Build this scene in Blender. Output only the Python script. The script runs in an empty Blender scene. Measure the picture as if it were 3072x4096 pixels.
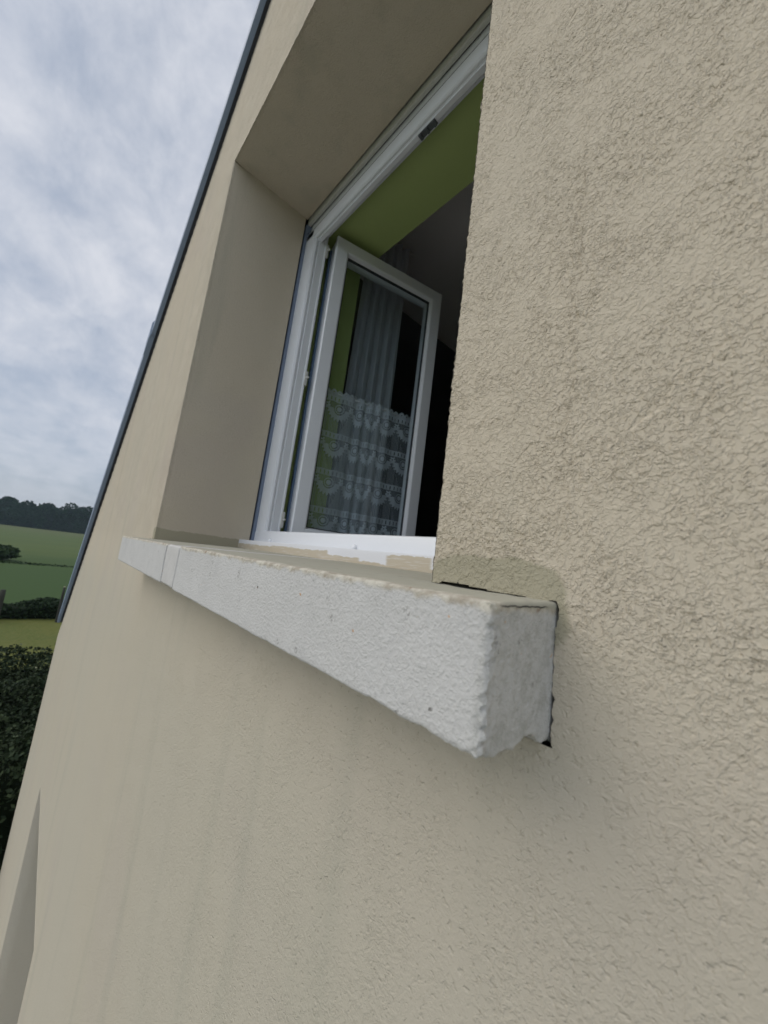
import bpy, bmesh, math, random
import numpy as np
from mathutils import Vector, Matrix, noise as mnoise
random.seed(7); rng = np.random.default_rng(7)
C = bpy.context.scene.collection
sc = bpy.context.scene

# ------------------------------------------------------------------ camera
CAM = (0.0, -0.23, 0.0)
Bm = [[0.668338625446668, 0.02250377610942108, 0.7435166816599446],
      [0.7333837447566978, -0.18707493232802253, -0.6535680958573646],
      [0.12438557401264358, 0.9820878574279103, -0.14153330300446207]]
cd = bpy.data.cameras.new('camera'); cam = bpy.data.objects.new('camera', cd); C.objects.link(cam)
cam.matrix_world = Matrix.Translation(CAM) @ Matrix(Bm).to_4x4()
cd.sensor_fit = 'HORIZONTAL'; cd.sensor_width = 36.0; cd.lens = 36 * 1476.8 / 3072
cd.clip_start = 0.01; cd.clip_end = 5000
cd.dof.use_dof = True; cd.dof.focus_distance = 0.48; cd.dof.aperture_fstop = 11
sc.camera = cam

# ------------------------------------------------------------------ sky and sun
SUN_DIR = Vector((-0.42, -0.68, 0.66)).normalized()      # towards the sun
elev = math.asin(SUN_DIR.z); az = math.atan2(SUN_DIR.x, SUN_DIR.y)
w = bpy.data.worlds.new('World'); sc.world = w; w.use_nodes = True
nt = w.node_tree; nt.nodes.clear(); N = nt.nodes.new; L = nt.links.new
out = N('ShaderNodeOutputWorld'); bg = N('ShaderNodeBackground'); L(bg.outputs[0], out.inputs[0])
sky = N('ShaderNodeTexSky'); sky.sky_type = 'NISHITA'; sky.sun_disc = False
sky.sun_elevation = elev; sky.sun_rotation = az; sky.air_density = 1.0; sky.dust_density = 2.0
tc = N('ShaderNodeTexCoord'); sep = N('ShaderNodeSeparateXYZ'); L(tc.outputs['Generated'], sep.inputs[0])
def wm(op, a, b=None, c=None, clamp=False):
    n = N('ShaderNodeMath'); n.operation = op; n.use_clamp = clamp
    for i, v in enumerate((a, b, c)):
        if v is None: continue
        if isinstance(v, (int, float)): n.inputs[i].default_value = v
        else: L(v, n.inputs[i])
    return n.outputs[0]
zz = wm('MAXIMUM', wm('ADD', sep.outputs[2], 0.16), 0.05)
comb = N('ShaderNodeCombineXYZ')
L(wm('DIVIDE', sep.outputs[0], zz), comb.inputs[0]); L(wm('DIVIDE', sep.outputs[1], zz), comb.inputs[1])
def wnoise(scale, det, rough, dist, vec, sx=1, sy=1, rz=0, off=0):
    mp = N('ShaderNodeMapping'); mp.inputs['Scale'].default_value = (sx, sy, 1); mp.inputs['Rotation'].default_value = (0, 0, rz)
    mp.inputs['Location'].default_value = (off, off * .7, off * .3)
    L(vec, mp.inputs[0]); n = N('ShaderNodeTexNoise'); L(mp.outputs[0], n.inputs['Vector'])
    n.inputs['Scale'].default_value = scale; n.inputs['Detail'].default_value = det
    n.inputs['Roughness'].default_value = rough; n.inputs['Distortion'].default_value = dist
    return n.outputs[0]
n1 = wnoise(1.1, 3, .5, .25, comb.outputs[0], 1, 1.5, .5, 3.1)
n2 = wnoise(4.2, 6, .55, .35, comb.outputs[0], 1, 1.3, .3, 1.7)
n3 = wnoise(8.5, 7, .64, .3, tc.outputs['Generated'], 1, 1.2, .2, 2.3)
cl = wm('ADD', wm('ADD', wm('MULTIPLY', n1, .55), wm('MULTIPLY', n2, .35)), wm('MULTIPLY', n3, .42))
mr = N('ShaderNodeMapRange'); mr.interpolation_type = 'SMOOTHSTEP'; L(cl, mr.inputs[0]); mr.inputs[1].default_value = .42; mr.inputs[2].default_value = .84
hz = N('ShaderNodeMapRange'); L(sep.outputs[2], hz.inputs[0]); hz.inputs[1].default_value = 0.0; hz.inputs[2].default_value = .35; hz.inputs[3].default_value = .35; hz.inputs[4].default_value = 1
fac = wm('MULTIPLY', mr.outputs[0], hz.outputs[0])
skys = N('ShaderNodeMix'); skys.data_type = 'RGBA'; skys.blend_type = 'MULTIPLY'; skys.inputs[0].default_value = 1
L(sky.outputs[0], skys.inputs[6]); skys.inputs[7].default_value = (.10, .10, .10, 1)
veil = N('ShaderNodeMix'); veil.data_type = 'RGBA'; veil.inputs[0].default_value = .80
L(skys.outputs[2], veil.inputs[6]); veil.inputs[7].default_value = (.335, .385, .475, 1)
clm = N('ShaderNodeMix'); clm.data_type = 'RGBA'; L(fac, clm.inputs[0]); L(veil.outputs[2], clm.inputs[6]); clm.inputs[7].default_value = (.61, .63, .685, 1)
side = N('ShaderNodeMapRange'); side.interpolation_type = 'SMOOTHSTEP'; L(wm('SUBTRACT', wm('MULTIPLY', sep.outputs[0], .7), sep.outputs[1]), side.inputs[0])
side.inputs[1].default_value = -.45; side.inputs[2].default_value = .8; side.inputs[3].default_value = 1.0; side.inputs[4].default_value = 1.6
L(clm.outputs[2], bg.inputs[0]); L(side.outputs[0], bg.inputs[1])
sd = bpy.data.lights.new('sun', 'SUN'); sd.energy = 0.95; sd.angle = math.radians(46); sd.color = (1, .93, .82)
so = bpy.data.objects.new('sun', sd); C.objects.link(so); so.rotation_euler = SUN_DIR.to_track_quat('Z', 'Y').to_euler()
so.location = (-3, -4, 6)
sc.view_settings.view_transform = 'Standard'; sc.view_settings.look = 'None'; sc.view_settings.exposure = 0.22; sc.view_settings.gamma = 1
sc.cycles.max_bounces = 10; sc.cycles.transparent_max_bounces = 24

# ------------------------------------------------------------------ helpers
def tag(o, label=None, cat=None, group=None, kind=None):
    if label: o['label'] = label
    if cat: o['category'] = cat
    if group: o['group'] = group
    if kind: o['kind'] = kind
    return o
def empty(name, loc, label, cat, group=None):
    o = bpy.data.objects.new(name, None); C.objects.link(o); o.location = loc; o.empty_display_size = .1
    return tag(o, label, cat, group)
def link_mesh(name, V, F, mat, parent=None, smooth=True):
    me = bpy.data.meshes.new(name)
    V = np.asarray(V, np.float32); me.vertices.add(len(V)); me.vertices.foreach_set('co', V.ravel())
    if isinstance(F, np.ndarray):
        k = F.shape[1]; me.loops.add(F.size); me.loops.foreach_set('vertex_index', F.ravel().astype(np.int32))
        me.polygons.add(len(F)); me.polygons.foreach_set('loop_start', np.arange(0, F.size, k, dtype=np.int32))
    else:
        tot = [i for f in F for i in f]; me.loops.add(len(tot)); me.loops.foreach_set('vertex_index', tot)
        st = np.cumsum([0] + [len(f) for f in F[:-1]]); me.polygons.add(len(F)); me.polygons.foreach_set('loop_start', st.astype(np.int32))
    me.update(calc_edges=True); me.validate()
    if smooth: me.polygons.foreach_set('use_smooth', [True] * len(me.polygons))
    me.materials.append(mat)
    o = bpy.data.objects.new(name, me); C.objects.link(o)
    if parent: o.parent = parent; o.matrix_parent_inverse = Matrix.Translation(parent.location).inverted() if parent.type == 'EMPTY' else Matrix.Identity(4)
    return o
def weld(V, F, tol=1e-5):
    V = np.asarray(V); key = np.round(V / tol).astype(np.int64)
    _, idx, inv = np.unique(key, axis=0, return_index=True, return_inverse=True)
    return V[idx], inv.reshape(-1)[F]
def segs(*parts):
    """parts: start, (end, step), (end, step)..."""
    a = parts[0]; r = [a]
    for e, s in parts[1:]:
        n = max(1, int(round((e - a) / s))); r += list(np.linspace(a, e, n + 1)[1:]); a = e
    return np.array(r)
def sheet(us, vs, fn):
    U, Vv = np.meshgrid(us, vs, indexing='ij'); P = fn(U, Vv)
    P = np.stack([np.broadcast_to(p, U.shape) for p in P], -1).reshape(-1, 3)
    nu, nv = len(us), len(vs); i = np.arange(nu * nv).reshape(nu, nv)
    F = np.stack([i[:-1, :-1], i[1:, :-1], i[1:, 1:], i[:-1, 1:]], -1).reshape(-1, 4)
    return P, F
def joinm(parts):
    Vs, Fs, k = [], [], 0
    for V, F in parts: Vs.append(V); Fs.append(F + k); k += len(V)
    return np.concatenate(Vs), np.concatenate(Fs)
def rbox(x0, x1, y0, y1, z0, z1, r=.003, st=.01, stx=None, f=None):
    """rounded box as an even quad grid; f maps (x,y,z) arrays afterwards"""
    xs = segs(x0, (x1, stx or st)); ys = segs(y0, (y1, st)); zs = segs(z0, (z1, st))
    def ins(a):
        if r <= 0 or len(a) < 2: return a
        lo, hi = a[0], a[-1]; m = a[(a > lo + r * 1.01) & (a < hi - r * 1.01)]
        e = [lo, lo + r * .33, lo + r * .66, lo + r] if hi - lo > 2.2 * r else [lo]
        g = [hi - r, hi - r * .66, hi - r * .33, hi] if hi - lo > 2.2 * r else [hi]
        return np.array(sorted(set(e + list(m) + g)))
    xs, ys, zs = ins(xs), ins(ys), ins(zs)
    P = []
    P.append(sheet(xs, zs, lambda u, v: (u, y0, v))); a, b = sheet(xs, zs, lambda u, v: (u, y1, v)); P.append((a, b[:, ::-1]))
    a, b = sheet(ys, zs, lambda u, v: (x0, u, v)); P.append((a, b[:, ::-1])); P.append(sheet(ys, zs, lambda u, v: (x1, u, v)))
    a, b = sheet(xs, ys, lambda u, v: (u, v, z0)); P.append((a, b[:, ::-1])); P.append(sheet(xs, ys, lambda u, v: (u, v, z1)))
    V, F = joinm(P); V, F = weld(V, F)
    if r > 0:
        lo = np.array([x0, y0, z0]) + r; hi = np.array([x1, y1, z1]) - r; mid = (lo + hi) / 2
        lo = np.minimum(lo, mid); hi = np.maximum(hi, mid)
        q = np.clip(V, lo, hi); d = V - q; n = np.linalg.norm(d, axis=1, keepdims=True); n[n == 0] = 1
        V = q + d / n * np.minimum(n, r) * 1.0
    if f is not None: V = f(V)
    return V, F
def extrude(poly, a, b, axis):
    """closed polygon extruded along axis; poly points are the other two coords in x,y,z order; flat faces"""
    n = len(poly); V = []
    for t in (a, b):
        for p in poly:
            q = list(p); q.insert('xyz'.index(axis), t); V.append(q)
    F = [[i, (i + 1) % n, n + (i + 1) % n, n + i] for i in range(n)] + [list(range(n))[::-1], list(range(n, 2 * n))]
    return V, F
def shade_auto(o, ang=35):
    bm = bmesh.new(); bm.from_mesh(o.data); bmesh.ops.recalc_face_normals(bm, faces=bm.faces)
    for e in bm.edges:
        if len(e.link_faces) == 2 and e.calc_face_angle(0) > math.radians(ang): e.smooth = False
    bm.to_mesh(o.data); bm.free(); return o
def bevel(o, wd=.0015, seg=2):
    m = o.modifiers.new('edge', 'BEVEL'); m.width = wd; m.segments = seg; m.limit_method = 'ANGLE'; m.angle_limit = math.radians(30)
    return o
def vnoise(V, s, amp, seed=0.0):
    return np.array([mnoise.noise(Vector((p[0] * s + seed, p[1] * s, p[2] * s))) for p in V]) * amp

# ------------------------------------------------------------------ materials
class M:
    def __init__(s, name, base=(.5, .5, .5), rough=.7, spec=.3):
        s.m = bpy.data.materials.new(name); s.m.use_nodes = True; s.t = s.m.node_tree
        s.b = s.t.nodes['Principled BSDF']; s.o = s.t.nodes['Material Output']
        s.b.inputs['Base Color'].default_value = (*base, 1); s.b.inputs['Roughness'].default_value = rough
        s.b.inputs['Specular IOR Level'].default_value = spec; s.c = None
    def n(s, t): return s.t.nodes.new(t)
    def l(s, a, b): s.t.links.new(a, b)
    def co(s, scale=(1, 1, 1), rot=(0, 0, 0), loc=(0, 0, 0)):
        if s.c is None: s.c = s.n('ShaderNodeTexCoord').outputs['Object']
        if scale == (1, 1, 1) and rot == (0, 0, 0) and loc == (0, 0, 0): return s.c
        mp = s.n('ShaderNodeMapping'); s.l(s.c, mp.inputs[0]); mp.inputs['Scale'].default_value = scale
        mp.inputs['Rotation'].default_value = rot; mp.inputs['Location'].default_value = loc
        return mp.outputs[0]
    def noise(s, scale, det=3, rough=.5, dist=0, vec=None):
        n = s.n('ShaderNodeTexNoise'); s.l(vec if vec is not None else s.co(), n.inputs['Vector'])
        n.inputs['Scale'].default_value = scale; n.inputs['Detail'].default_value = det
        n.inputs['Roughness'].default_value = rough; n.inputs['Distortion'].default_value = dist
        return n.outputs[0]
    def math(s, op, a, b=None, c=None, clamp=False):
        n = s.n('ShaderNodeMath'); n.operation = op; n.use_clamp = clamp
        for i, v in enumerate((a, b, c)):
            if v is None: continue
            if isinstance(v, (int, float)): n.inputs[i].default_value = v
            else: s.l(v, n.inputs[i])
        return n.outputs[0]
    def ss(s, v, a, b, lo=0, hi=1, kind='SMOOTHSTEP'):
        n = s.n('ShaderNodeMapRange'); n.interpolation_type = kind
        s.l(v, n.inputs[0]); n.inputs[1].default_value = a; n.inputs[2].default_value = b
        n.inputs[3].default_value = lo; n.inputs[4].default_value = hi; return n.outputs[0]
    def mix(s, f, a, b):
        n = s.n('ShaderNodeMix'); n.data_type = 'RGBA'
        for i, v in ((0, f), (6, a), (7, b)):
            if isinstance(v, (int, float)): n.inputs[i].default_value = v
            elif isinstance(v, tuple): n.inputs[i].default_value = (*v, 1)
            else: s.l(v, n.inputs[i])
        return n.outputs[2]
    def xyz(s):
        n = s.n('ShaderNodeSeparateXYZ'); s.l(s.co(), n.inputs[0]); return n.outputs
    def bump(s, h, dist=.001, st=1.0):
        n = s.n('ShaderNodeBump'); s.l(h, n.inputs['Height']); n.inputs['Distance'].default_value = dist; n.inputs['Strength'].default_value = st
        s.l(n.outputs[0], s.b.inputs['Normal'])
    def disp(s, h, scale):
        n = s.n('ShaderNodeDisplacement'); s.l(h, n.inputs['Height']); n.inputs['Scale'].default_value = scale; n.inputs['Midlevel'].default_value = .5
        s.l(n.outputs[0], s.o.inputs['Displacement']); s.m.displacement_method = 'BOTH'
    def col(s, c): s.l(c, s.b.inputs['Base Color'])

# key dimensions (metres; camera at height 0, facade plane y = 0)
xL, xR, zT = -1.274, -.194, 1.3162
SX0, SX1, SY, SZT, SZB = -1.323, -.0963, -.0704, -.0107, -.0804     # sill
GZ = -3.75
LX0, LX1, LZT = -2.868, -1.795, -1.46                               # opening below
HX0, HX1, HD = -4.535, 5.13, 8.0
def rake(x): return np.where(np.asarray(x) < .3, 1.985 + .9 * (np.asarray(x) + 1.239), 1.985 + .9 * (.3 + 1.239) - .9 * (np.asarray(x) - .3))

# --- roughcast render
r = M('roughcast', rough=.92, spec=.15); X = r.xyz()
vec = r.co(rot=(0, math.radians(28), 0)); mp = r.n('ShaderNodeMapping'); r.l(vec, mp.inputs[0]); mp.inputs['Scale'].default_value = (1, 1, 1.12)
a = r.noise(128, 3, .66, .7, mp.outputs[0]); shift = r.math('MULTIPLY_ADD', r.noise(20, 3, .6, .5), .16, -.08)
a = r.math('ADD', a, shift); plate = r.ss(a, .492, .545)
scr = r.n('ShaderNodeMapping'); r.l(r.co(rot=(0, math.radians(52), 0)), scr.inputs[0]); scr.inputs['Scale'].default_value = (.22, 1, 1)
sc1 = r.noise(120, 2, .5, .6, scr.outputs[0]); scratch = r.math('MULTIPLY', r.ss(sc1, .60, .68), r.ss(r.noise(17, 2, .5, 0, r.co(loc=(5, 3, 1))), .50, .62))
a2 = r.noise(320, 2, .6, .6, mp.outputs[0]); grit = r.ss(r.math('ADD', a2, r.math('MULTIPLY', shift, .8)), .46, .62)
dens = r.ss(r.noise(16, 3, .6, .3), .32, .60)
fine = r.noise(520, 2, .6)
h = r.math('ADD', r.math('MULTIPLY', plate, r.math('MULTIPLY_ADD', dens, .35, .22)), r.math('MULTIPLY', grit, r.math('MULTIPLY_ADD', dens, .32, .24)))
h = r.math('ADD', h, r.math('MULTIPLY', fine, .07)); h = r.math('SUBTRACT', h, r.math('MULTIPLY', scratch, .55))
# below the sill the coat is smoother with pits; filler strips are trowelled flat
pit = r.ss(r.noise(190, 2, .5, .2), .30, .40, -.35, 0)
low = r.ss(r.math('ADD', X[2], r.math('MULTIPLY', r.noise(12), .07)), -.035, .055)
amp = r.math('MULTIPLY_ADD', low, .70, .30)
wob = r.math('MULTIPLY_ADD', r.noise(26, 3, .6), .016, -.008)
px = r.math('ADD', X[0], wob); pz = r.math('ADD', X[2], wob)
dx = r.math('DIVIDE', r.math('ABSOLUTE', r.math('SUBTRACT', px, -.142)), .054)
dz = r.math('DIVIDE', r.math('ABSOLUTE', r.math('SUBTRACT', pz, -.012)), .0275)
patch = r.ss(r.math('ADD', r.math('POWER', dx, 4), r.math('POWER', dz, 4)), .8, 1.15, 1, 0)
lx = r.math('MULTIPLY', r.ss(px, -1.300, -1.297), r.ss(px, -1.27, -1.26, 1, 0)); strip = r.math('MULTIPLY', lx, r.ss(pz, .024, .027, 1, 0))
strip = r.math('MULTIPLY', strip, r.ss(X[2], -.012, -.006))
patch = r.math('MAXIMUM', patch, strip)
reveal = r.ss(X[1], .004, .012, 1, .34)
amp = r.math('MULTIPLY', r.math('MULTIPLY', amp, reveal), r.math('MULTIPLY_ADD', patch, -.45, 1))
far = r.ss(X[0], -1.6, -.6, .55, 1)
h2 = r.math('ADD', r.math('MULTIPLY', h, r.math('MULTIPLY', amp, far)), r.math('MULTIPLY', pit, r.math('MULTIPLY', r.math('SUBTRACT', 1, low), reveal)))
h2 = r.math('ADD', h2, r.math('MULTIPLY', r.noise(3.5, 2), .9))
r.disp(h2, .00155)
big = r.noise(1.3, 3, .55); st = r.noise(1, 4, .6, 0, r.co(scale=(9, 9, .8)))
c = r.mix(r.ss(big, .35, .65), (.540, .474, .366), (.528, .472, .372))
c = r.mix(r.math('MULTIPLY', r.ss(st, .5, .72), .34), c, (.36, .345, .27))
c = r.mix(r.math('MULTIPLY', r.ss(r.noise(2.1, 2, .5, .5), .5, .7), .3), c, (.48, .415, .355))
c = r.mix(r.math('MULTIPLY', r.ss(X[2], -.35, .0, 1, 0), .28), c, (.40, .40, .325))
c = r.mix(r.math('MULTIPLY', r.ss(r.noise(300, 1), .66, .74), .35), c, (.27, .23, .17))
c = r.mix(r.math('MULTIPLY', patch, .85), c, (.34, .315, .225))
r.col(c); ROUGHCAST = r.m

# --- sill concrete (grey-white, with a cream painted top and arris)
s = M('sill_concrete', rough=.9, spec=.2); X = s.xyz()
topm = s.ss(s.math('ADD', s.math('ADD', X[2], s.math('MULTIPLY', s.noise(60, 4, .65), .011)), s.math('MULTIPLY', s.noise(7), .008)), -.0075, -.0035)
flat = s.ss(X[1], SY + .006, SY + .016)
topp = s.math('MULTIPLY', topm, s.math('MULTIPLY', flat, s.ss(X[2], -.0135, -.0125)))
base = s.mix(s.noise(35, 5, .65), (.50, .49, .465), (.60, .59, .565))
base = s.mix(s.math('MULTIPLY', s.ss(s.noise(240, 3, .6), .58, .72), .45), base, (.33, .325, .31))
base = s.mix(s.math('MULTIPLY', s.ss(s.noise(14, 3, .6), .52, .7), .35), base, (.44, .435, .42))
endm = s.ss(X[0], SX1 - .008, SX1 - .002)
spk = s.math('MULTIPLY', s.ss(s.noise(430, 2, .5), .60, .70), s.ss(s.math('ADD', s.noise(9, 2), s.math('MULTIPLY', X[2], 4)), .22, .55))
base = s.mix(s.math('MULTIPLY', spk, .45), base, (.25, .245, .23))
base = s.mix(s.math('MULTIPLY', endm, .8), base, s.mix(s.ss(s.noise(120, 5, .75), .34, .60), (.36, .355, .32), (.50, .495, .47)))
rust = s.math('MULTIPLY', s.ss(s.noise(170, 1), .76, .80), .75)
base = s.mix(rust, base, (.50, .27, .10))
dark = s.ss(s.noise(150, 0, vec=s.co(loc=(7, 1, 2))), .90, .93); base = s.mix(s.math('MULTIPLY', dark, .8), base, (.13, .12, .10))
hair = s.math('ABSOLUTE', s.math('ADD', s.math('SUBTRACT', X[2], -.0122), s.math('MULTIPLY_ADD', s.noise(90, 3, .6), .003, -.0015)))
hair = s.math('MULTIPLY', s.math('MULTIPLY', s.ss(hair, .0002, .0006, 1, 0), s.ss(X[0], SX1 - .004, SX1 - .001)), s.math('MULTIPLY', s.ss(X[1], SY + .006, SY + .012), s.ss(X[1], -.018, -.008, 1, 0)))
arr = s.math('MULTIPLY', topm, .8); base = s.mix(arr, base, s.mix(s.ss(s.noise(110, 3, .6), .35, .62), (.35, .30, .22), (.58, .54, .44)))
base = s.mix(topp, base, s.mix(s.noise(30, 3), (.36, .345, .275), (.43, .415, .34)))
chip = s.math('MULTIPLY', s.math('MULTIPLY', topm, s.math('SUBTRACT', 1, topp)), s.ss(s.noise(70, 2, .6, 0, s.co(loc=(1, 4, 2))), .60, .66)); base = s.mix(s.math('MULTIPLY', chip, .7), base, (.27, .19, .13))
base = s.mix(hair, base, (.03, .03, .03)); pitm = s.ss(s.noise(55, 1, .5, 0, s.co(loc=(2, 9, 4))), .70, .73); base = s.mix(s.math('MULTIPLY', pitm, s.math('MULTIPLY', s.ss(s.noise(400, 2), .45, .6), .55)), base, (.20, .19, .17)); s.col(base)
hh = s.math('ADD', s.math('MULTIPLY', s.ss(s.noise(380, 2, .6, .4), .38, .68), .34), s.math('ADD', s.math('MULTIPLY', s.noise(60, 4, .65), .55), s.math('MULTIPLY', s.noise(650, 2), .12)))
hh = s.math('ADD', hh, s.math('MULTIPLY', dark, -.8))
hh = s.math('MULTIPLY_ADD', s.math('SUBTRACT', hh, .6), s.math('MULTIPLY_ADD', topp, -.9, 1), .5)
s.disp(hh, .0010); SILL = s.m
s = M('mortar', rough=.95, spec=.1); s.col(s.mix(s.noise(80, 4), (.50, .485, .46), (.60, .585, .555))); s.disp(s.noise(200, 4, .6), .0012); MORTAR = s.m
s = M('crack_dark', (.02, .02, .02), .95, .05); s.disp(s.noise(300), .001); DARK = s.m

def plain(name, c1, c2=None, rough=.5, spec=.4, nscale=40, bump=0, bscale=200):
    m = M(name, c1, rough, spec)
    if c2: m.col(m.mix(m.noise(nscale, 4), c1, c2))
    if bump: m.bump(m.noise(bscale, 3), bump)
    return m.m
PVC = plain('white_pvc', (.70, .72, .75), (.76, .78, .80), .32, .5, 6)
PVCD = plain('aged_pvc', (.50, .50, .46), (.56, .56, .52), .45, .4, 12)
SEAL = plain('dark_seal', (.15, .19, .26), (.18, .22, .30), .6, .3, 40)
RUB = plain('black_rubber', (.03, .035, .04), None, .5, .4)
GASK = plain('rubber_gasket', (.10, .16, .26), None, .4, .4)
METAL = plain('keeper_metal', (.06, .07, .07), (.11, .12, .12), .4, .5, 100)
GREEN = plain('lime_paint', (.36, .45, .165), (.40, .49, .185), .75, .2, 3, .0004, 60)
ROOM = plain('room_paint', (.70, .68, .66), (.74, .72, .70), .9, .1, 2)
VERGE = plain('verge_metal', (.19, .255, .36), (.22, .285, .39), .45, .5, 3)
SLATE = plain('slate', (.05, .055, .065), (.09, .095, .105), .6, .4, 8, .002, 40)
SHUT = plain('shutter_grey', (.45, .46, .46), (.5, .51, .51), .5, .4, 5)
LACEROD = plain('rod_white', (.7, .7, .7), None, .4, .4)
# base piece: white pvc with sloppy beige paint along its foot
s = M('painted_pvc', (.74, .75, .76), .35, .5); X = s.xyz()
nz = s.math('MULTIPLY_ADD', s.noise(38, 5, .7), .013, -.0065)
def tri(x0, x1, z, e=.012):
    m = s.math('MULTIPLY', s.ss(s.math('ADD', X[0], s.math('MULTIPLY', nz, 1.5)), x0, x0 + e), s.ss(s.math('ADD', X[0], nz), x1 - e, x1, 1, 0))
    return s.math('MULTIPLY', m, s.ss(s.math('ADD', X[2], nz), z - .0005, z + .0008, 1, 0))
pm = s.math('MAXIMUM', tri(-1.30, -1.0, .0125), s.math('MAXIMUM', tri(-1.02, -.72, .0155), tri(-.74, -.60, .008)))
pm = s.math('MAXIMUM', pm, s.math('MAXIMUM', tri(-.525, -.405, .021), tri(-1.3, -.2, .0015)))
strk = s.ss(s.noise(1, 3, .6, 0, s.co(scale=(25, 25, 500))), .36, .46)
s.col(s.mix(s.math('MULTIPLY', pm, s.math('MULTIPLY_ADD', strk, .35, .65)), (.70, .71, .73), (.50, .44, .335))); PAINTED = s.m
# glass
s = M('glass'); s.t.nodes.remove(s.b); fr = s.n('ShaderNodeFresnel'); fr.inputs[0].default_value = 1.5
tr = s.n('ShaderNodeBsdfTransparent'); tr.inputs[0].default_value = (.93, .96, .97, 1); gl = s.n('ShaderNodeBsdfGlossy'); gl.inputs[1].default_value = .02
mx = s.n('ShaderNodeMixShader'); bk = s.n('ShaderNodeNewGeometry'); s.l(s.math('MULTIPLY', fr.outputs[0], s.math('SUBTRACT', 1, bk.outputs['Backfacing'])), mx.inputs[0]); s.l(tr.outputs[0], mx.inputs[1]); s.l(gl.outputs[0], mx.inputs[2]); s.l(mx.outputs[0], s.o.inputs[0]); GLASS = s.m
# cloths
def cloth(name, attr=None, base=.55, col=(.88, .93, .97)):
    s = M(name, col, .9, .1); tr = s.n('ShaderNodeBsdfTransparent'); tl = s.n('ShaderNodeBsdfTranslucent'); tl.inputs[0].default_value = (*col, 1)
    m1 = s.n('ShaderNodeMixShader'); m1.inputs[0].default_value = .45; s.l(s.b.outputs[0], m1.inputs[1]); s.l(tl.outputs[0], m1.inputs[2])
    m2 = s.n('ShaderNodeMixShader'); s.l(tr.outputs[0], m2.inputs[1]); s.l(m1.outputs[0], m2.inputs[2])
    if attr:
        a = s.n('ShaderNodeAttribute'); a.attribute_name = attr; s.l(a.outputs['Fac'], m2.inputs[0])
    else: m2.inputs[0].default_value = base
    s.l(m2.outputs[0], s.o.inputs[0]); return s.m
LACE = cloth('lace_cloth', 'weave'); SHEER = cloth('sheer_cloth', None, .68)
# vegetation
def leafm(name, c1, c2, c3, sc_=3, ro=.7, sp=.15):
    s = M(name, c1, ro, sp); oi = s.noise(sc_, 2); c = s.mix(s.ss(oi, .35, .65), c1, c2)
    a = s.n('ShaderNodeAttribute'); a.attribute_name = 'tone'
    s.col(s.mix(a.outputs['Fac'], c, c3)); return s.m
LEAF = leafm('privet_leaf', (.013, .024, .011), (.021, .034, .014), (.05, .07, .03))
LEAF2 = leafm('far_hedge_leaf', (.010, .022, .010), (.018, .034, .014), (.026, .048, .018), 1)
WOOD = leafm('woodland_leaf', (.008, .024, .014), (.014, .038, .020), (.024, .056, .028), .08, .95, .0)
BUSH = leafm('bush_leaf', (.020, .040, .016), (.030, .055, .02), (.04, .07, .024), .6)
BLOS = plain('blossom', (.25, .26, .16), None, .7, .2)
POST = plain('weathered_post', (.035, .037, .03), (.06, .06, .05), .9, .1, 12)
BARK = plain('bark', (.06, .05, .035), (.10, .085, .06), .9, .1, 12)
def grass(name, c1, c2, c3, big, fine_):
    s = M(name, c1, .85, .1); n = s.noise(big, 4, .6); m = s.noise(fine_, 4, .7)
    c = s.mix(s.ss(n, .35, .65), c1, c2); s.col(s.mix(s.ss(m, .4, .7), c, c3)); s.bump(m, .05); return s
g = grass('ground_grass', (.05, .085, .025), (.065, .10, .03), (.04, .07, .02), .3, 6); GRASS = g.m
g = grass('lawn_grass', (.120, .130, .032), (.095, .118, .032), (.135, .14, .045), .5, 9); LAWN = g.m
g = M('crop_field', (.08, .12, .05), .9, .1); X = g.xyz()
n = g.noise(.06, 4, .6, 0, g.co(scale=(1, .35, 1))); row = g.noise(1.2, 4, .65, 0, g.co(scale=(1, .12, 1)))
c = g.mix(g.ss(n, .35, .65), (.074, .104, .034), (.082, .112, .034)); c = g.mix(g.math('MULTIPLY', g.ss(row, .45, .7), .5), c, (.052, .090, .030))
c = g.mix(g.ss(g.math('ADD', X[0], g.math('MULTIPLY', g.noise(.15, 3), 26)), -60, -22), c, (.044, .078, .024)); c = g.mix(g.math('MULTIPLY', g.ss(X[0], -235, -120, 1, 0), .65), c, (.100, .112, .050))
g.col(c); FIELD = g.m

# ------------------------------------------------------------------ the house
house = empty('house', (0, 0, GZ), 'cream roughcast gable house, white window sash swung inward above its grey concrete sill', 'house')
# facade: one skin with both openings, their reveals and the slot the sill sits in
xs = segs(HX0, (LX0, .05), (LX1, .03), (SX0 - .03, .016), (xL, .004), (-.62, .0042), (xR - .01, .0026), (-.12, .0015), (-.0985, .0012), (-.0915, .0004), (-.065, .0015), (.04, .0022), (.5, .02), (HX1, .2))
zs = segs(GZ, (LZT, .03), (-.6, .012), (-.30, .005), (-.095, .0026), (-.02, .0011), (-.002, .0009), (.03, .0016), (.50, .0024), (zT, .005), (2.3, .012), (3.6, .2))
nx, nz_ = len(xs), len(zs)
Xg, Zg = np.meshgrid(xs, zs, indexing='ij')
Rk = rake(Xg); over = Zg > Rk; Zc = np.minimum(Zg, Rk)
V = np.stack([Xg, np.zeros_like(Xg), Zc], -1).reshape(-1, 3)
idx = np.arange(nx * nz_).reshape(nx, nz_)
cx = (Xg[:-1, :-1] + Xg[1:, 1:]) / 2; cz = (Zg[:-1, :-1] + Zg[1:, 1:]) / 2
allover = over[:-1, :-1] & over[1:, :-1] & over[1:, 1:] & over[:-1, 1:]
hole = (cx > xL) & (cx < xR) & (cz > -.02) & (cz < zT)
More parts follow.
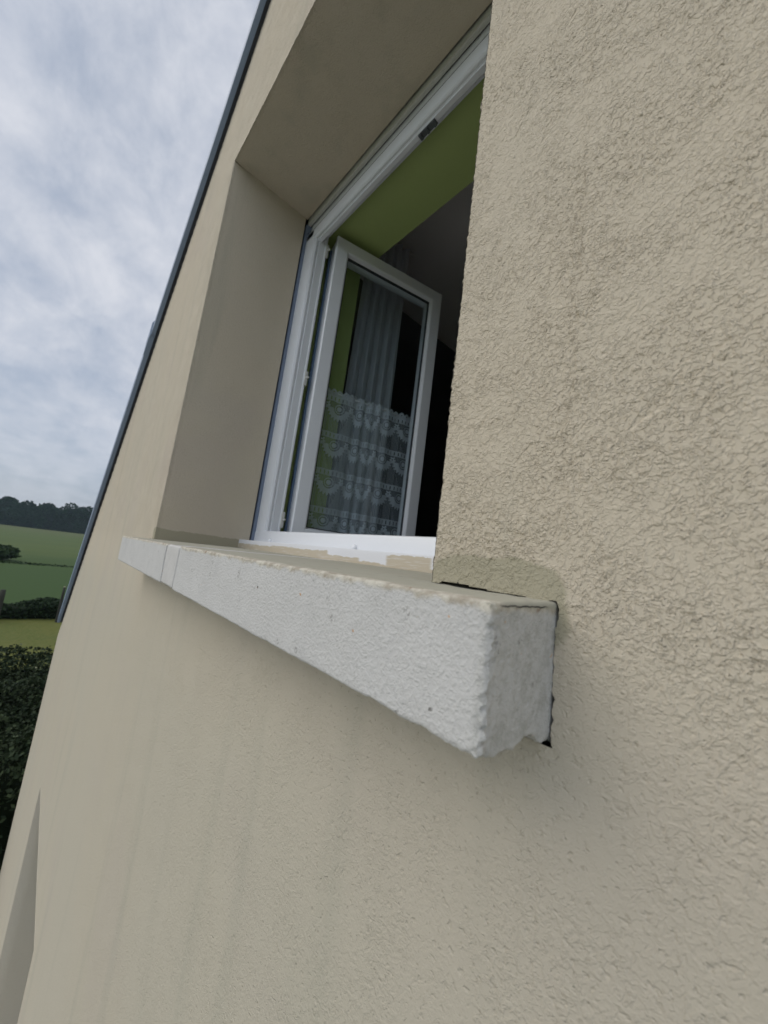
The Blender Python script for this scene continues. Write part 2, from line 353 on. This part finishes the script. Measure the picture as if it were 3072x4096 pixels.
jag = lambda a, b, s_: np.array([[mnoise.noise(Vector((p * s_, q * s_, 1.3))) for p, q in zip(ra, rb)] for ra, rb in zip(a, b)])
near = (cx > SX0 - .02) & (cx < SX1 + .02) & (cz > -.11) & (cz < .02)
jn = np.zeros_like(cx); ii = np.argwhere(near)
for i, j in ii: jn[i, j] = mnoise.noise(Vector((cx[i, j] * 20, cz[i, j] * 75, 1.3))) + .8 * mnoise.noise(Vector((cx[i, j] * 60, cz[i, j] * 300, 4.3)))
ztop = -.0107 + .0704 * .024
gapx = .0003 + .0022 * np.clip(jn + .12, 0, 1.2) + .0005 * (cz < -.062)
gtop = np.interp(cx, [-.20, -.188, -.182, -.168, -.15, -.135, -.12, -.105, -.095], [.0, .0006, .0030, .0030, .0016, .0010, .0008, .0, .0012]) * (cx > -.2) + .0007 * jn
slot = near & (cx > SX0 - .0005) & (cx < SX1 + gapx) & (cz > SZB - .008 - .002 * jn) & (cz < ztop + gtop)
lower = (cx > LX0) & (cx < LX1) & (cz < LZT)
keep = ~(hole | slot | lower | allover)
F = np.stack([idx[:-1, :-1], idx[1:, :-1], idx[1:, 1:], idx[:-1, 1:]], -1)[keep]
parts = [(V, F)]
zr = zs[(zs >= -.02) & (zs <= zT + 1e-9)]; xr = xs[(xs >= xL - 1e-9) & (xs <= xR + 1e-9)]; ysr = segs(0, (.02, .0025), (.285, .006))
zr[-1] = zT
parts.append(sheet(ysr, zr, lambda u, v: (xL, u, v)))
a, b = sheet(segs(0, (.02, .0025), (.285, .012)), zr, lambda u, v: (xR, u, v)); parts.append((a, b[:, ::-1]))
parts.append(sheet(xr, segs(0, (.02, .0025), (.292, .012)), lambda u, v: (u, v, zT)))
zl = zs[zs <= LZT + 1e-9]; xl_ = xs[(xs >= LX0 - 1e-9) & (xs <= LX1 + 1e-9)]; yl = segs(0, (.3, .05))
parts.append(sheet(yl, zl, lambda u, v: (LX0, u, v))); a, b = sheet(yl, zl, lambda u, v: (LX1, u, v)); parts.append((a, b[:, ::-1]))
parts.append(sheet(xl_, yl, lambda u, v: (u, v, LZT)))
V, F = joinm(parts); V, F = weld(V, F, 2e-5)
used = np.unique(F); mp_ = -np.ones(len(V), int); mp_[used] = np.arange(len(used)); V = V[used]; F = mp_[F]
ok = np.array([len(set(f)) == 4 for f in F[:1]]) if False else None
wall = link_mesh('wall', V, F, ROUGHCAST, house)
# the other three outer walls
V, F = extrude([(HX0 + .002, GZ), (HX1, GZ), (HX1, float(rake(HX1))), (.3, float(rake(.3))), (HX0 + .002, float(rake(HX0)))], HD, HD + .02, 'y')
sw = M('side_render', (.46, .43, .35), .9, .15); sw.col(sw.mix(sw.noise(2, 3), (.44, .41, .33), (.48, .44, .36))); sw.bump(sw.noise(120, 4), .002); SIDE = sw.m
link_mesh('rear_wall', V, F, SIDE, house, False)
for x, zt_ in ((HX0, float(rake(HX0))), (HX1, float(rake(HX1)))):
    V, F = extrude([(x - .0, .001), (x + .02 * (1 if x < 0 else -1), .001), (x + .02 * (1 if x < 0 else -1), HD), (x, HD)], GZ, zt_, 'z')
    shade_auto(link_mesh('side_wall', V, F, SIDE, house, False))
# roof: two slopes of slate, the verge boards run up the gable
def slope(x0, x1, t0, t1, y0, y1, name, mat, parent, bev=0):
    V = []
    for x in (x0, x1):
        for t in (t0, t1):
            for y in (y0, y1): V.append((x, y, float(rake(x)) + t))
    F = [[0, 1, 3, 2], [4, 6, 7, 5], [0, 4, 5, 1], [2, 3, 7, 6], [0, 2, 6, 4], [1, 5, 7, 3]]
    o = link_mesh(name, V, F, mat, parent, False); shade_auto(o)
    if bev: bevel(o, bev)
    return o
roof = slope(HX0 + .12, .3, .012, .055, -.012, HD + .1, 'roof', SLATE, house)
slope(.3, HX1, .012, .055, -.012, HD + .1, 'roof_slope', SLATE, roof)
vb = slope(-2.28, .3, -.002, .060, -.031, -.0125, 'verge_board', VERGE, house, .0006)
slope(-4.40, -2.27, -.002, .075, -.0335, -.0128, 'verge_board', VERGE, house, .0006)
slope(.3, HX1, -.002, .060, -.031, -.0125, 'verge_board', VERGE, house, .0006)
slope(-2.37, -2.28, .0, .08, -.0365, -.030, 'verge_clip', VERGE, vb, .001)

# window sill: two precast blocks with a mortar-filled joint
def sillf(V):
    V = V.copy(); y = V[:, 1]; t = np.clip((V[:, 2] - SZB) / (SZT - SZB), 0, 1)
    V[:, 2] += t * (y - SY) * .024 - (1 - t) * np.clip(y - SY, 0, .075) * .10
    # chipped lower edge of the exposed end
    e = (V[:, 0] > -.22) & (t < .3)
    k = vnoise(V[e] if e.any() else V[:1], 45, .0012) + vnoise(V[e] if e.any() else V[:1], 130, .0012)
    if e.any():
        k = k + vnoise(V[e], 240, .0022) * (V[e, 0] > -.112); fd = np.clip(1 - t[e] / .3, 0, 1); V[e, 2] += fd * k * np.clip((V[e, 0] + .22) / .08, 0, 1)
        ch = np.clip(1 - np.abs(V[e, 1] + .024) / .016, 0, 1) * np.clip((V[e, 0] + .115) / .012, 0, 1); V[e, 2] += fd * ch * .0060
    sm = (V[:, 1] < .02)
    kk = vnoise(V[sm], 22, .0009, 5) + vnoise(V[sm], 110, .0007, 3); V[sm, 2] += kk * (t[sm] * .3 + .5); V[sm, 1] += vnoise(V[sm], 22, .0010, 9)
    ed = (np.abs(V[:, 0] - SX1) < .004) & (V[:, 1] < SY + .006)
    if ed.any(): V[ed, 0] += vnoise(V[ed], 330, .0022, 2); V[ed, 1] += vnoise(V[ed], 380, .0020, 7)
    return V
sill = tag(bpy.data.objects.new('window_sill', None), None); C.objects.link(sill); sill.parent = house; sill.matrix_parent_inverse = Matrix.Translation(house.location).inverted()
def child(o, p): o.parent = p; o.matrix_parent_inverse = Matrix.Identity(4); o.location = (0, 0, 0); return o
def sub(name, V, F, mat, p, smooth=True):
    o = link_mesh(name, V, F, mat, None, smooth); o.parent = p; return o
V, F = rbox(-.6662, SX1, SY, .300, SZB, SZT, .0024, .0018, .0022, sillf); b1 = sub('sill_block', V, F, SILL, sill)
V, F = rbox(SX0, -.7615, SY, .300, SZB, SZT, .003, .006, .006, sillf); sub('sill_block', V, F, SILL, sill)
V, F = rbox(-.7575, -.6730, SY + .0006, .300, SZB + .001, SZT - .0006, .004, .004, .004, sillf); sub('mortar_joint', V, F, MORTAR, sill)
V, F = rbox(-.765, -.66, SY + .007, .29, SZB + .006, SZT - .005, .001, .02); sub('joint_gap', V, F, DARK, sill)

# interior lining of the opening and the dark room behind
def quadset(name, quads, mat, parent):
    V, F = [], []
    for q in quads: F.append([len(V) + i for i in range(4)]); V += q
    return link_mesh(name, V, F, mat, parent, False)
gx0, gx1, gz0, gz1, gy0, gy1 = -1.272, -.2, .028, 1.272, .332, .572
quadset('interior_reveal', [[(gx0, gy0, gz0), (gx0, gy1, gz0), (gx0, gy1, gz1), (gx0, gy0, gz1)], [(gx1, gy0, gz0), (gx1, gy0, gz1), (gx1, gy1, gz1), (gx1, gy1, gz0)],
    [(gx0, gy0, gz1), (gx0, gy1, gz1), (gx1, gy1, gz1), (gx1, gy0, gz1)]], GREEN, house)
quadset('inner_sill', [[(gx0, gy0, gz0), (gx1, gy0, gz0), (gx1, gy1 + .02, gz0), (gx0, gy1 + .02, gz0)], [(gx0, gy1 + .02, gz0), (gx1, gy1 + .02, gz0), (gx1, gy1 + .02, gz0 - .02), (gx0, gy1 + .02, gz0 - .02)]], PVCD, house)
rx0, rx1, ry0, ry1, rz0, rz1 = -3.3, 1.4, .5721, 4.6, -1.0, 1.62
quadset('room_wall', [[(rx0, ry0, rz0), (rx0, ry1, rz0), (rx0, ry1, rz1), (rx0, ry0, rz1)], [(rx1, ry0, rz0), (rx1, ry0, rz1), (rx1, ry1, rz1), (rx1, ry1, rz0)],
    [(rx0, ry1, rz0), (rx1, ry1, rz0), (rx1, ry1, rz1), (rx0, ry1, rz1)],
    [(rx0, ry0, rz0), (gx0, ry0, rz0), (gx0, ry0, rz1), (rx0, ry0, rz1)], [(gx1, ry0, rz0), (rx1, ry0, rz0), (rx1, ry0, rz1), (gx1, ry0, rz1)],
    [(gx0, ry0, rz0), (gx1, ry0, rz0), (gx1, ry0, gz0), (gx0, ry0, gz0)], [(gx0, ry0, gz1), (gx1, ry0, gz1), (gx1, ry0, rz1), (gx0, ry0, rz1)]], ROOM, house)
quadset('room_ceiling', [[(rx0, ry0, rz1), (rx0, ry1, rz1), (rx1, ry1, rz1), (rx1, ry0, rz1)]], ROOM, house)
quadset('room_floor', [[(rx0, ry0, rz0), (rx1, ry0, rz0), (rx1, ry1, rz0), (rx0, ry1, rz0)]], plain('floor_boards', (.13, .09, .06), (.17, .12, .08), .6, .3, 5), house)
# closed shutter in the lower opening
V = []; F = []
zz_ = GZ + .05
while zz_ < LZT - .01:
    z1 = min(zz_ + .055, LZT); k = len(V)
    for p in ((.262, zz_), (.254, zz_ + .012), (.250, (zz_ + z1) / 2), (.254, z1 - .012), (.262, z1)):
        V += [(LX0, p[0], p[1]), (LX1, p[0], p[1])]
    F += [[k + 2 * i, k + 2 * i + 1, k + 2 * i + 3, k + 2 * i + 2] for i in range(4)]; zz_ = z1
link_mesh('roller_shutter', V, F, SHUT, house, False)
V, F = rbox(LX0 + .001, LX1 - .001, .001, .262, GZ, GZ + .05, .004, .05); link_mesh('door_step', V, F, MORTAR, house)

# window frame (> caps, keeper, hinges, seal, shutter lip)
fr_parts = []
FX0, FX1 = -1.268, -.200
jl = [(FX0, .300), (-1.2165, .300), (-1.206, .304), (-1.2015, .311), (-1.2015, .3165), (-1.206, .3185), (-1.206, .3210), (-1.2, .3230), (-1.2, .3300), (-1.2, .348), (-1.196, .350), (-1.196, .356), (-1.2, .358), (FX0, .358)]
def addp(V, F, acc):
    k = sum(len(v) for v, _ in acc); acc.append((V, [[i + k for i in f] for f in F]))
acc = []
V, F = extrude(jl, .020, 1.243, 'z'); addp(V, F, acc)
jr = [(-1.468 - x, y) for x, y in jl][::-1]; V, F = extrude(jr, .020, 1.243, 'z'); addp(V, F, acc)
hd = [(.300, 1.2415), (.300, 1.216), (.303, 1.206), (.308, 1.2015), (.312, 1.2015), (.3135, 1.2035), (.3155, 1.2035), (.317, 1.196), (.331, 1.196), (.333, 1.199), (.333, 1.236), (.358, 1.236), (.358, 1.300), (.312, 1.300), (.312, 1.2415)]
V, F = extrude(hd, FX0 + .0015, FX1 - .0015, 'x'); addp(V, F, acc)
rl = [(.2985, .022), (.2985, .058), (.3005, .0625), (.306, .0645), (.325, .0645), (.327, .060), (.358, .060), (.358, .022)]
V, F = extrude(rl, FX0 + .0008, FX1 - .0008, 'x'); addp(V, F, acc)
VV = [p for v, _ in acc for p in v]; FF = [f for _, f in acc for f in f]
frame = link_mesh('window_frame', VV, FF, PVC, house, False); shade_auto(frame, 30); bevel(frame, .0012, 2)
def fsub(name, V, F, mat, p=frame, smooth=True): return sub(name, V, F, mat, p, smooth)
V, F = rbox(-1.283, -.196, .250, .2984, -.006, .0256, .0015, .01, .02); fsub('drip_sill', V, F, PAINTED)
for x0, x1 in ((-1.300, FX0 - .0003), (FX1 + .0003, -.17)):
    V, F = rbox(x0, x1, .291, .34, .0, 1.2925, .001, .02, .01); fsub('expansion_seal', V, F, SEAL)
V, F = rbox(-1.276, -.192, .2965, .3085, 1.2925, 1.33, .002, .01, .05); fsub('shutter_lip', V, F, PVCD)
V, F = rbox(-1.27, -.198, .309, .330, 1.2435, 1.2660, .002, .01, .05); fsub('shutter_bar', V, F, METAL)
V, F = rbox(-1.29, -.18, .345, .36, 1.25, 1.36, 0, .05); fsub('shutter_slot', V, F, DARK)
def dome(cx_, cy_, cz_, rad, h_):
    V = [(cx_, cy_ - h_, cz_)]; F = []; R_, S_ = 5, 20
    for i in range(1, R_ + 1):
        t = i / R_ * math.pi / 2
        for j in range(S_): a_ = j / S_ * 2 * math.pi; V.append((cx_ + rad * math.sin(t) * math.cos(a_), cy_ - h_ * math.cos(t), cz_ + rad * math.sin(t) * math.sin(a_)))
    for j in range(S_):
        F.append([0, 1 + (j + 1) % S_, 1 + j])
        for i in range(R_ - 1):
            a_ = 1 + i * S_; F.append([a_ + j, a_ + (j + 1) % S_, a_ + S_ + (j + 1) % S_, a_ + S_ + j])
    return V, F
for cx_ in (-.688, -1.137):
    V, F = dome(cx_, .2984, .0305, .0095, .008); fsub('drain_cap', V, F, PVC)
# lock keeper under the head
acc2 = []
for b in ((-.682, -.622, .3185, .3345, 1.1935, 1.1962), (-.680, -.672, .318, .334, 1.188, 1.194), (-.655, -.649, .318, .334, 1.188, 1.194), (-.632, -.624, .318, .334, 1.188, 1.194)):
    acc2.append(rbox(*b, .0007, .02))
V, F = joinm(acc2); fsub('lock_keeper', V, F, METAL)
for z in (.083, .612, 1.143):
    acc2 = [rbox(-1.1962, -1.190, .350, .3615, z, z + .056, .002, .01), rbox(-1.1905, -1.176, .354, .360, z + .026, z + .032, .001, .01)]
    V, F = joinm(acc2); fsub('hinge', V, F, PVCD)

# sashes: open into the room
def sash(H, ang, mirror, name):
    d = Vector((math.cos(ang), math.sin(ang), 0)); n = Vector((math.sin(ang), -math.cos(ang), 0)) * (1 if not mirror else -1)
    W_ = .511; U0 = -.022; Z0, Z1 = .040, 1.234
    P = lambda u, k, z: tuple(Vector((H[0], H[1], 0)) + d * u + n * k + Vector((0, 0, z)))
    prof = [(.003, -.080), (.003, -.024), (.0045, -.022), (.0045, -.019), (.0, -.0165), (.0, -.005), (.004, 0), (.047, 0), (.052, -.003), (.0565, -.016), (.0565, -.024), (.0565, -.040), (.050, -.070), (.044, -.080)]
    V, F = [], []; k = len(prof)
    for (w_, dn) in prof:
        for (u, z) in ((U0 + w_, Z0 + w_), (U0 + W_ - w_, Z0 + w_), (U0 + W_ - w_, Z1 - w_), (U0 + w_, Z1 - w_)): V.append(P(u, dn, z))
    for i in range(k):
        j = (i + 1) % k
        for q in range(4): F.append([4 * i + q, 4 * i + (q + 1) % 4, 4 * j + (q + 1) % 4, 4 * j + q])
    o = link_mesh(name, V, F, PVC, house, False); shade_auto(o, 25); bevel(o, .001, 2)
    def bx(nm, mat, u0, u1, k0, k1, z0, z1):
        V = [P(u, k_, z) for u in (u0, u1) for k_ in (k0, k1) for z in (z0, z1)]
        F = [[0, 1, 3, 2], [4, 6, 7, 5], [0, 4, 5, 1], [2, 3, 7, 6], [0, 2, 6, 4], [1, 5, 7, 3]]
        return shade_auto(sub(nm, V, F, mat, o, False))
    bx('glass_pane', GLASS, U0 + .054, U0 + W_ - .054, -.034, -.028, Z0 + .054, Z1 - .054)
    # dark glazing gasket ring round the pane, and the seal on the hinge edge
    rg = [(.0562, -.0165), (.0600, -.0185), (.0600, -.0278), (.0562, -.0278)]; V, F = [], []
    for (w_, dn) in rg:
        for (u, z) in ((U0 + w_, Z0 + w_), (U0 + W_ - w_, Z0 + w_), (U0 + W_ - w_, Z1 - w_), (U0 + w_, Z1 - w_)): V.append(P(u, dn, z))
    for i in range(4):
        j = (i + 1) % 4
        for q in range(4): F.append([4 * i + q, 4 * i + (q + 1) % 4, 4 * j + (q + 1) % 4, 4 * j + q])
    shade_auto(sub('gasket', V, F, RUB, o, False))
    bx('edge_seal', GASK, U0 - .004, U0 + .0026, -.086, -.064, Z0 + .02, Z1 - .02)
    return o, P
sashL, PL = sash((-1.15, .395), math.radians(77), False, 'window_sash')
sashL['label'] = 'white sash swung open, lace curtain behind its glass'
sashR, PR = sash((-.285, .395), math.radians(98), True, 'window_sash')
bpy.context.view_layer.update()

# ------------------------------------------------------------------ curtains
us = np.arange(-.005, .472, .0014); vs = np.arange(.085, .668, .0014)
U, Vz = np.meshgrid(us, vs, indexing='ij')
dens_ = 1 + 1.0 * np.exp(-((us - .245) / .055) ** 2)                       # gathered towards the middle
arc = np.cumsum(dens_) * .0014; arc = np.repeat(arc[:, None], len(vs), 1)
fold = .0035 * np.sin(us * 95) + .007 * np.sin(us * 150 + 1) * np.exp(-((us - .245) / .08) ** 2) + .0025 * np.sin(us * 41 + 2)
T, R_ = .105, .150
sN = np.mod(arc / T + .32, 1.0); tN = np.mod((.668 - .028 - Vz) / R_, 1.0); row = np.floor((.668 - .028 - Vz) / R_)
A = np.full(U.shape, .30)
thread = (np.sin(arc * 2 * np.pi / .0058) > .15)
dxc = np.minimum(sN, 1 - sN) * T; dxm = (sN - .5) * T; ty = tN * R_
tri_ = (ty > .055) & (dxc < (ty - .050) * .42)                              # open triangle of bare threads
A = np.where(tri_, np.where(thread, .62, .04), A)
rr = np.hypot(dxm, ty - .050)
A = np.where((rr < .0095), .88, A); A = np.where((rr > .015) & (rr < .019), .75, A)
th_ = np.arctan2(dxm, ty - .046); teeth = .047 + .006 * np.cos(th_ * 22)
A = np.where((rr > .024) & (rr < teeth) & (ty > .05), .82, A)
fl = np.hypot(dxc, ty - .040); pa = np.arctan2(dxc, ty - .040)
A = np.where(fl < .011 + .0035 * np.cos(5 * pa), .92, A); A = np.where(fl < .003, .2, A)
A = np.where((np.abs(dxc - (ty - .045) * .55 - .004) < .005) & (ty > .046) & (ty < .09), .8, A)
band = ty < .024; slotm = (np.mod(arc, .0165) < .0038) & (ty > .005) & (ty < .020)
A = np.where(band, np.where(slotm, .03, .80), A)
hdr = Vz > .640; A = np.where(hdr, .72, A)
tab = np.mod(arc, .026); A = np.where((Vz > .654) & (Vz > .668 - .012 * (np.abs(tab - .013) / .013) ** 2), 0.0, A)
A = np.where(hdr & (np.abs(tab - .013) < .003) & (Vz > .648) & (Vz < .657), .05, A)
A = A * .92 * (.93 + .07 * np.sin(arc * 900)); A = np.clip(A + .10 * np.exp(-((U - .245) / .06) ** 2), 0, .95)
d_ = Vector((math.cos(math.radians(77)), math.sin(math.radians(77)), 0)); n_ = Vector((math.sin(math.radians(77)), -math.cos(math.radians(77)), 0))
K = -.088 + np.repeat(fold[:, None], len(vs), 1)
Vt = np.stack([-1.15 + d_.x * U + n_.x * K, .395 + d_.y * U + n_.y * K, Vz], -1).reshape(-1, 3)
i_ = np.arange(U.size).reshape(U.shape); Ft = np.stack([i_[:-1, :-1], i_[1:, :-1], i_[1:, 1:], i_[:-1, 1:]], -1).reshape(-1, 4)
lace = link_mesh('lace_curtain', Vt, Ft, LACE)
at = lace.data.attributes.new('weave', 'FLOAT', 'POINT'); at.data.foreach_set('value', A.ravel().astype(np.float32))
tag(lace, 'white patterned lace half curtain hung across the open sash glass', 'curtain')
def bar(a_, b_, rad, S_=10):
    a_, b_ = Vector(a_), Vector(b_); z = (b_ - a_).normalized(); x = z.orthogonal().normalized(); y = z.cross(x); V = []
    for p in (a_, b_):
        for j in range(S_): t = j / S_ * 2 * math.pi; V.append(tuple(p + (x * math.cos(t) + y * math.sin(t)) * rad))
    F = [[j, (j + 1) % S_, S_ + (j + 1) % S_, S_ + j] for j in range(S_)] + [list(range(S_))[::-1], list(range(S_, 2 * S_))]
    return V, F
V, F = bar(PL(-.012, -.092, .6525), PL(.478, -.092, .6525), .003); o = sub('curtain_rod', V, F, LACEROD, lace)
# long sheer, pushed aside behind the sash
us = np.arange(.168, .405, .004); vs = np.arange(-.9, 1.57, .03)
def shf(u, v):
    k = -.205 + .014 * np.sin(u * 130 + .6 * np.sin(v * 2)) + .006 * np.sin(u * 260 + 1 + v)
    uu = u + (u - .29) * (-.12) * np.clip((v - .6), -1, 1)
    return (-1.15 + d_.x * uu + n_.x * k, .395 + d_.y * uu + n_.y * k, v)
V, F = sheet(us, vs, shf); sheer = link_mesh('sheer_curtain', V, F, SHEER)
tag(sheer, 'long pale sheer curtain hanging in folds in the dark room behind the open sash', 'curtain')
V, F = bar((-1.36, .52, 1.58), (-1.36 + d_.x * .37, .52 + d_.y * .37, 1.58), .008); sub('curtain_rail', V, F, ROOM, sheer)

# ------------------------------------------------------------------ land
def land(name, x0, x1, y0, y1, z, mat, nx_=2, ny_=2, f=None):
    V, F = sheet(np.linspace(x0, x1, nx_), np.linspace(y0, y1, ny_), lambda u, v: (u, v, z + (f(u, v) if f else 0)))
    return tag(link_mesh(name, V, F, mat), kind='structure')
land('ground', -1800, 900, -1500, 1500, GZ, GRASS)
land('bounce_sheet', -4.4, 7, -6, -.001, GZ + .01, plain('pale_bounce', (.40, .39, .37), (.48, .47, .45), .95, .1, 60))  # pale sheet out of view, added to bounce light up under the soffit
land('lawn', -21.5, -7, -14, 14, GZ + .006, LAWN)
land('field', -285, -22.2, -190, 190, GZ + .012, FIELD)
def leaves(P, size, name, mat, parent=None, tone=None, flat=.0):
    """one mesh of many small two-triangle leaves at points P"""
    n = len(P); a = rng.normal(size=(n, 3)); a /= np.linalg.norm(a, axis=1)[:, None]
    b = rng.normal(size=(n, 3)); b -= a * (a * b).sum(1)[:, None]; b /= np.linalg.norm(b, axis=1)[:, None]
    s_ = (size * rng.uniform(.6, 1.4, n))[:, None]; a = a * s_; b = b * s_ * .6
    V = np.stack([P - a, P - b, P + a, P + b], 1).reshape(-1, 3); F = np.arange(4 * n).reshape(-1, 4)
    o = link_mesh(name, V, F, mat, parent, False)
    t = rng.uniform(0, 1, n) ** 3 if tone is None else tone
    at = o.data.attributes.new('tone', 'FLOAT', 'POINT'); at.data.foreach_set('value', np.repeat(t, 4).astype(np.float32)); return o
def lumpy_box(n, x0, x1, y0, y1, z0, z1, lump=.15, s_=1.5):
    P = rng.uniform((x0, y0, z0), (x1, y1, z1), (n, 3))
    top = np.array([mnoise.noise(Vector((p[0] * s_, p[1] * s_, 0))) + .5 * mnoise.noise(Vector((p[0] * s_ * 3, p[1] * s_ * 3, 2))) for p in P]) * lump
    f = (P[:, 2] - z0) / (z1 - z0); P[:, 2] = z0 + np.where(rng.uniform(size=n) < .55, 1 - (1 - f) ** 3 * .6, f) * (z1 - z0 + top)
    return P
P = lumpy_box(95000, -9.4, -4.9, -2.2, 2.6, GZ, -2.28, .22, 1.6)
hedge = leaves(P, .026, 'hedge', LEAF)
tag(hedge, 'large dark leafy hedge growing below the far corner of the house', 'hedge')
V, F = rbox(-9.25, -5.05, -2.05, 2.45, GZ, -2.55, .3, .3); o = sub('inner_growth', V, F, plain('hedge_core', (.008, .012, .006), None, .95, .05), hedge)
sel = P[(P[:, 2] > -2.5)]; sel = sel[rng.choice(len(sel), min(160, len(sel)), False)]; sel[:, 2] += .05
o = leaves(sel, .02, 'blossom', BLOS, hedge)
P = lumpy_box(26000, -20.9, -19.7, -9, 9, GZ, -3.22, .30, .9); fh = leaves(P, .055, 'low_hedge', LEAF2)
tag(fh, 'low dark hedge between the yellow-green lawn and the field', 'hedge')
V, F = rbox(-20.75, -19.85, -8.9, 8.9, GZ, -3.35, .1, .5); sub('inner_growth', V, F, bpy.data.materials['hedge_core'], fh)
def post(x, y, zt_, rad, label, pale=False):
    V = []; F = []; S_ = 8; hs = np.linspace(GZ - .2, zt_, 6)
    for i, z in enumerate(hs):
        for j in range(S_):
            a_ = j / S_ * 2 * math.pi; k = rad * (1 + .12 * mnoise.noise(Vector((j, i, x)))) * (.85 if i == 5 else 1); V.append((k * math.cos(a_) + .02 * i / 5, k * math.sin(a_), z - GZ))
    for i in range(5):
        for j in range(S_): F.append([i * S_ + j, i * S_ + (j + 1) % S_, (i + 1) * S_ + (j + 1) % S_, (i + 1) * S_ + j])
    F.append([5 * S_ + j for j in range(S_)])
    o = link_mesh('fence_post', V, F, POST); o.location = (x, y, GZ); tag(o, label, 'post', 'posts along the low hedge')
    if pale:
        V = [(p[0] * 1.05, p[1] * 1.05, p[2]) for p in dome(0, 0, 0, rad, .03)[0]]; V = [(p[0] + .02, p[2], zt_ - GZ - p[1]) for p in V]
        sub('post_cap', V, dome(0, 0, 0, rad, .03)[1], BLOS, o)
post(-19.2, -1.07, -2.58, .085, 'stubby dark wooden post at the left edge of the photo, in the low hedge')
post(-19.2, .60, -2.40, .045, 'tall thin post with a pale top beside the house verge, in the low hedge', True)
# round bush out in the field
def blob(c_, r_, n, lump=.3):
    v = rng.normal(size=(n, 3)); v /= np.linalg.norm(v, axis=1)[:, None]
    k = np.array([1 + lump * (mnoise.noise(Vector(q) * 2.3 + Vector(c_)) + .5 * mnoise.noise(Vector(q) * 5 + Vector(c_))) for q in v]) * rng.uniform(.55, 1, n) ** .4
    return np.array(c_) + v * k[:, None] * np.array(r_)
P = np.concatenate([blob((-47, -3.9, GZ + .7), (1.4, 2.0, .7), 5000), blob((-48, -5.5, GZ + 1.0), (1.6, 2.0, 1.0), 4000)]); P[:, 2] = np.maximum(P[:, 2], GZ)
fb = leaves(P, .12, 'bush', BUSH); tag(fb, 'dark rounded bush standing alone out in the green field', 'bush')
# hedge line / tramline across the field
P = rng.uniform((-45.0, -60, GZ), (-43.8, 60, GZ + .10), (7000, 3)); tl = leaves(P, .10, 'field_margin', BUSH); tag(tl, kind='stuff', label='thin dark strip of rough grass crossing the field', cat='grass')
# woodland on the far side
P = []
for i in range(46):
    y = -95 + i * 4.2 + rng.uniform(-1, 1); front = i % 2
    hgt = (11.6 if front else 14) + 2.2 * mnoise.noise(Vector((i * .37, 3, 1))) + rng.uniform(-.8, .8) + (2.4 if 5 < y < 40 else 0) + max(0, (-y - 14)) * .05
    x = -266 - 7 * (1 - front) + rng.uniform(-2, 2)
    for k in range(5):
        rr_ = rng.uniform(2.6, 4.2); cz_ = GZ + rng.uniform(.25, 1) * (hgt - rr_) if k else GZ + hgt - rr_
        P.append(blob((x + rng.uniform(-2, 2), y + rng.uniform(-2.6, 2.6) * (k > 0), cz_), (rr_, rr_ * 1.1, rr_), 520, .35))
P = np.concatenate(P); P[:, 2] = np.maximum(P[:, 2], GZ)
wd = leaves(P, .62, 'woodland', WOOD); tag(wd, 'dark bluish belt of trees along the far edge of the field', 'woodland', kind='stuff')
V, F = rbox(-276, -268, -98, 98, GZ, GZ + 8.5, .5, 3); sub('undergrowth', V, F, WOOD, wd)
# ------------------------------------------------------------------ haze
HAZE = .0003
if HAZE:
    hm = bpy.data.materials.new('haze'); hm.use_nodes = True; t = hm.node_tree; t.nodes.clear()
    oo = t.nodes.new('ShaderNodeOutputMaterial'); pv = t.nodes.new('ShaderNodeVolumePrincipled'); pv.inputs['Color'].default_value = (.70, .88, 1, 1)
    pv.inputs['Density'].default_value = HAZE; t.links.new(pv.outputs[0], oo.inputs['Volume'])
    V, F = extrude([(-1900, -1600), (1000, -1600), (1000, 1600), (-1900, 1600)], GZ - 1, 24, 'z')
    o = link_mesh('haze', V, F, hm, None, False); tag(o, kind='stuff')
    sc.cycles.volume_bounces = 0
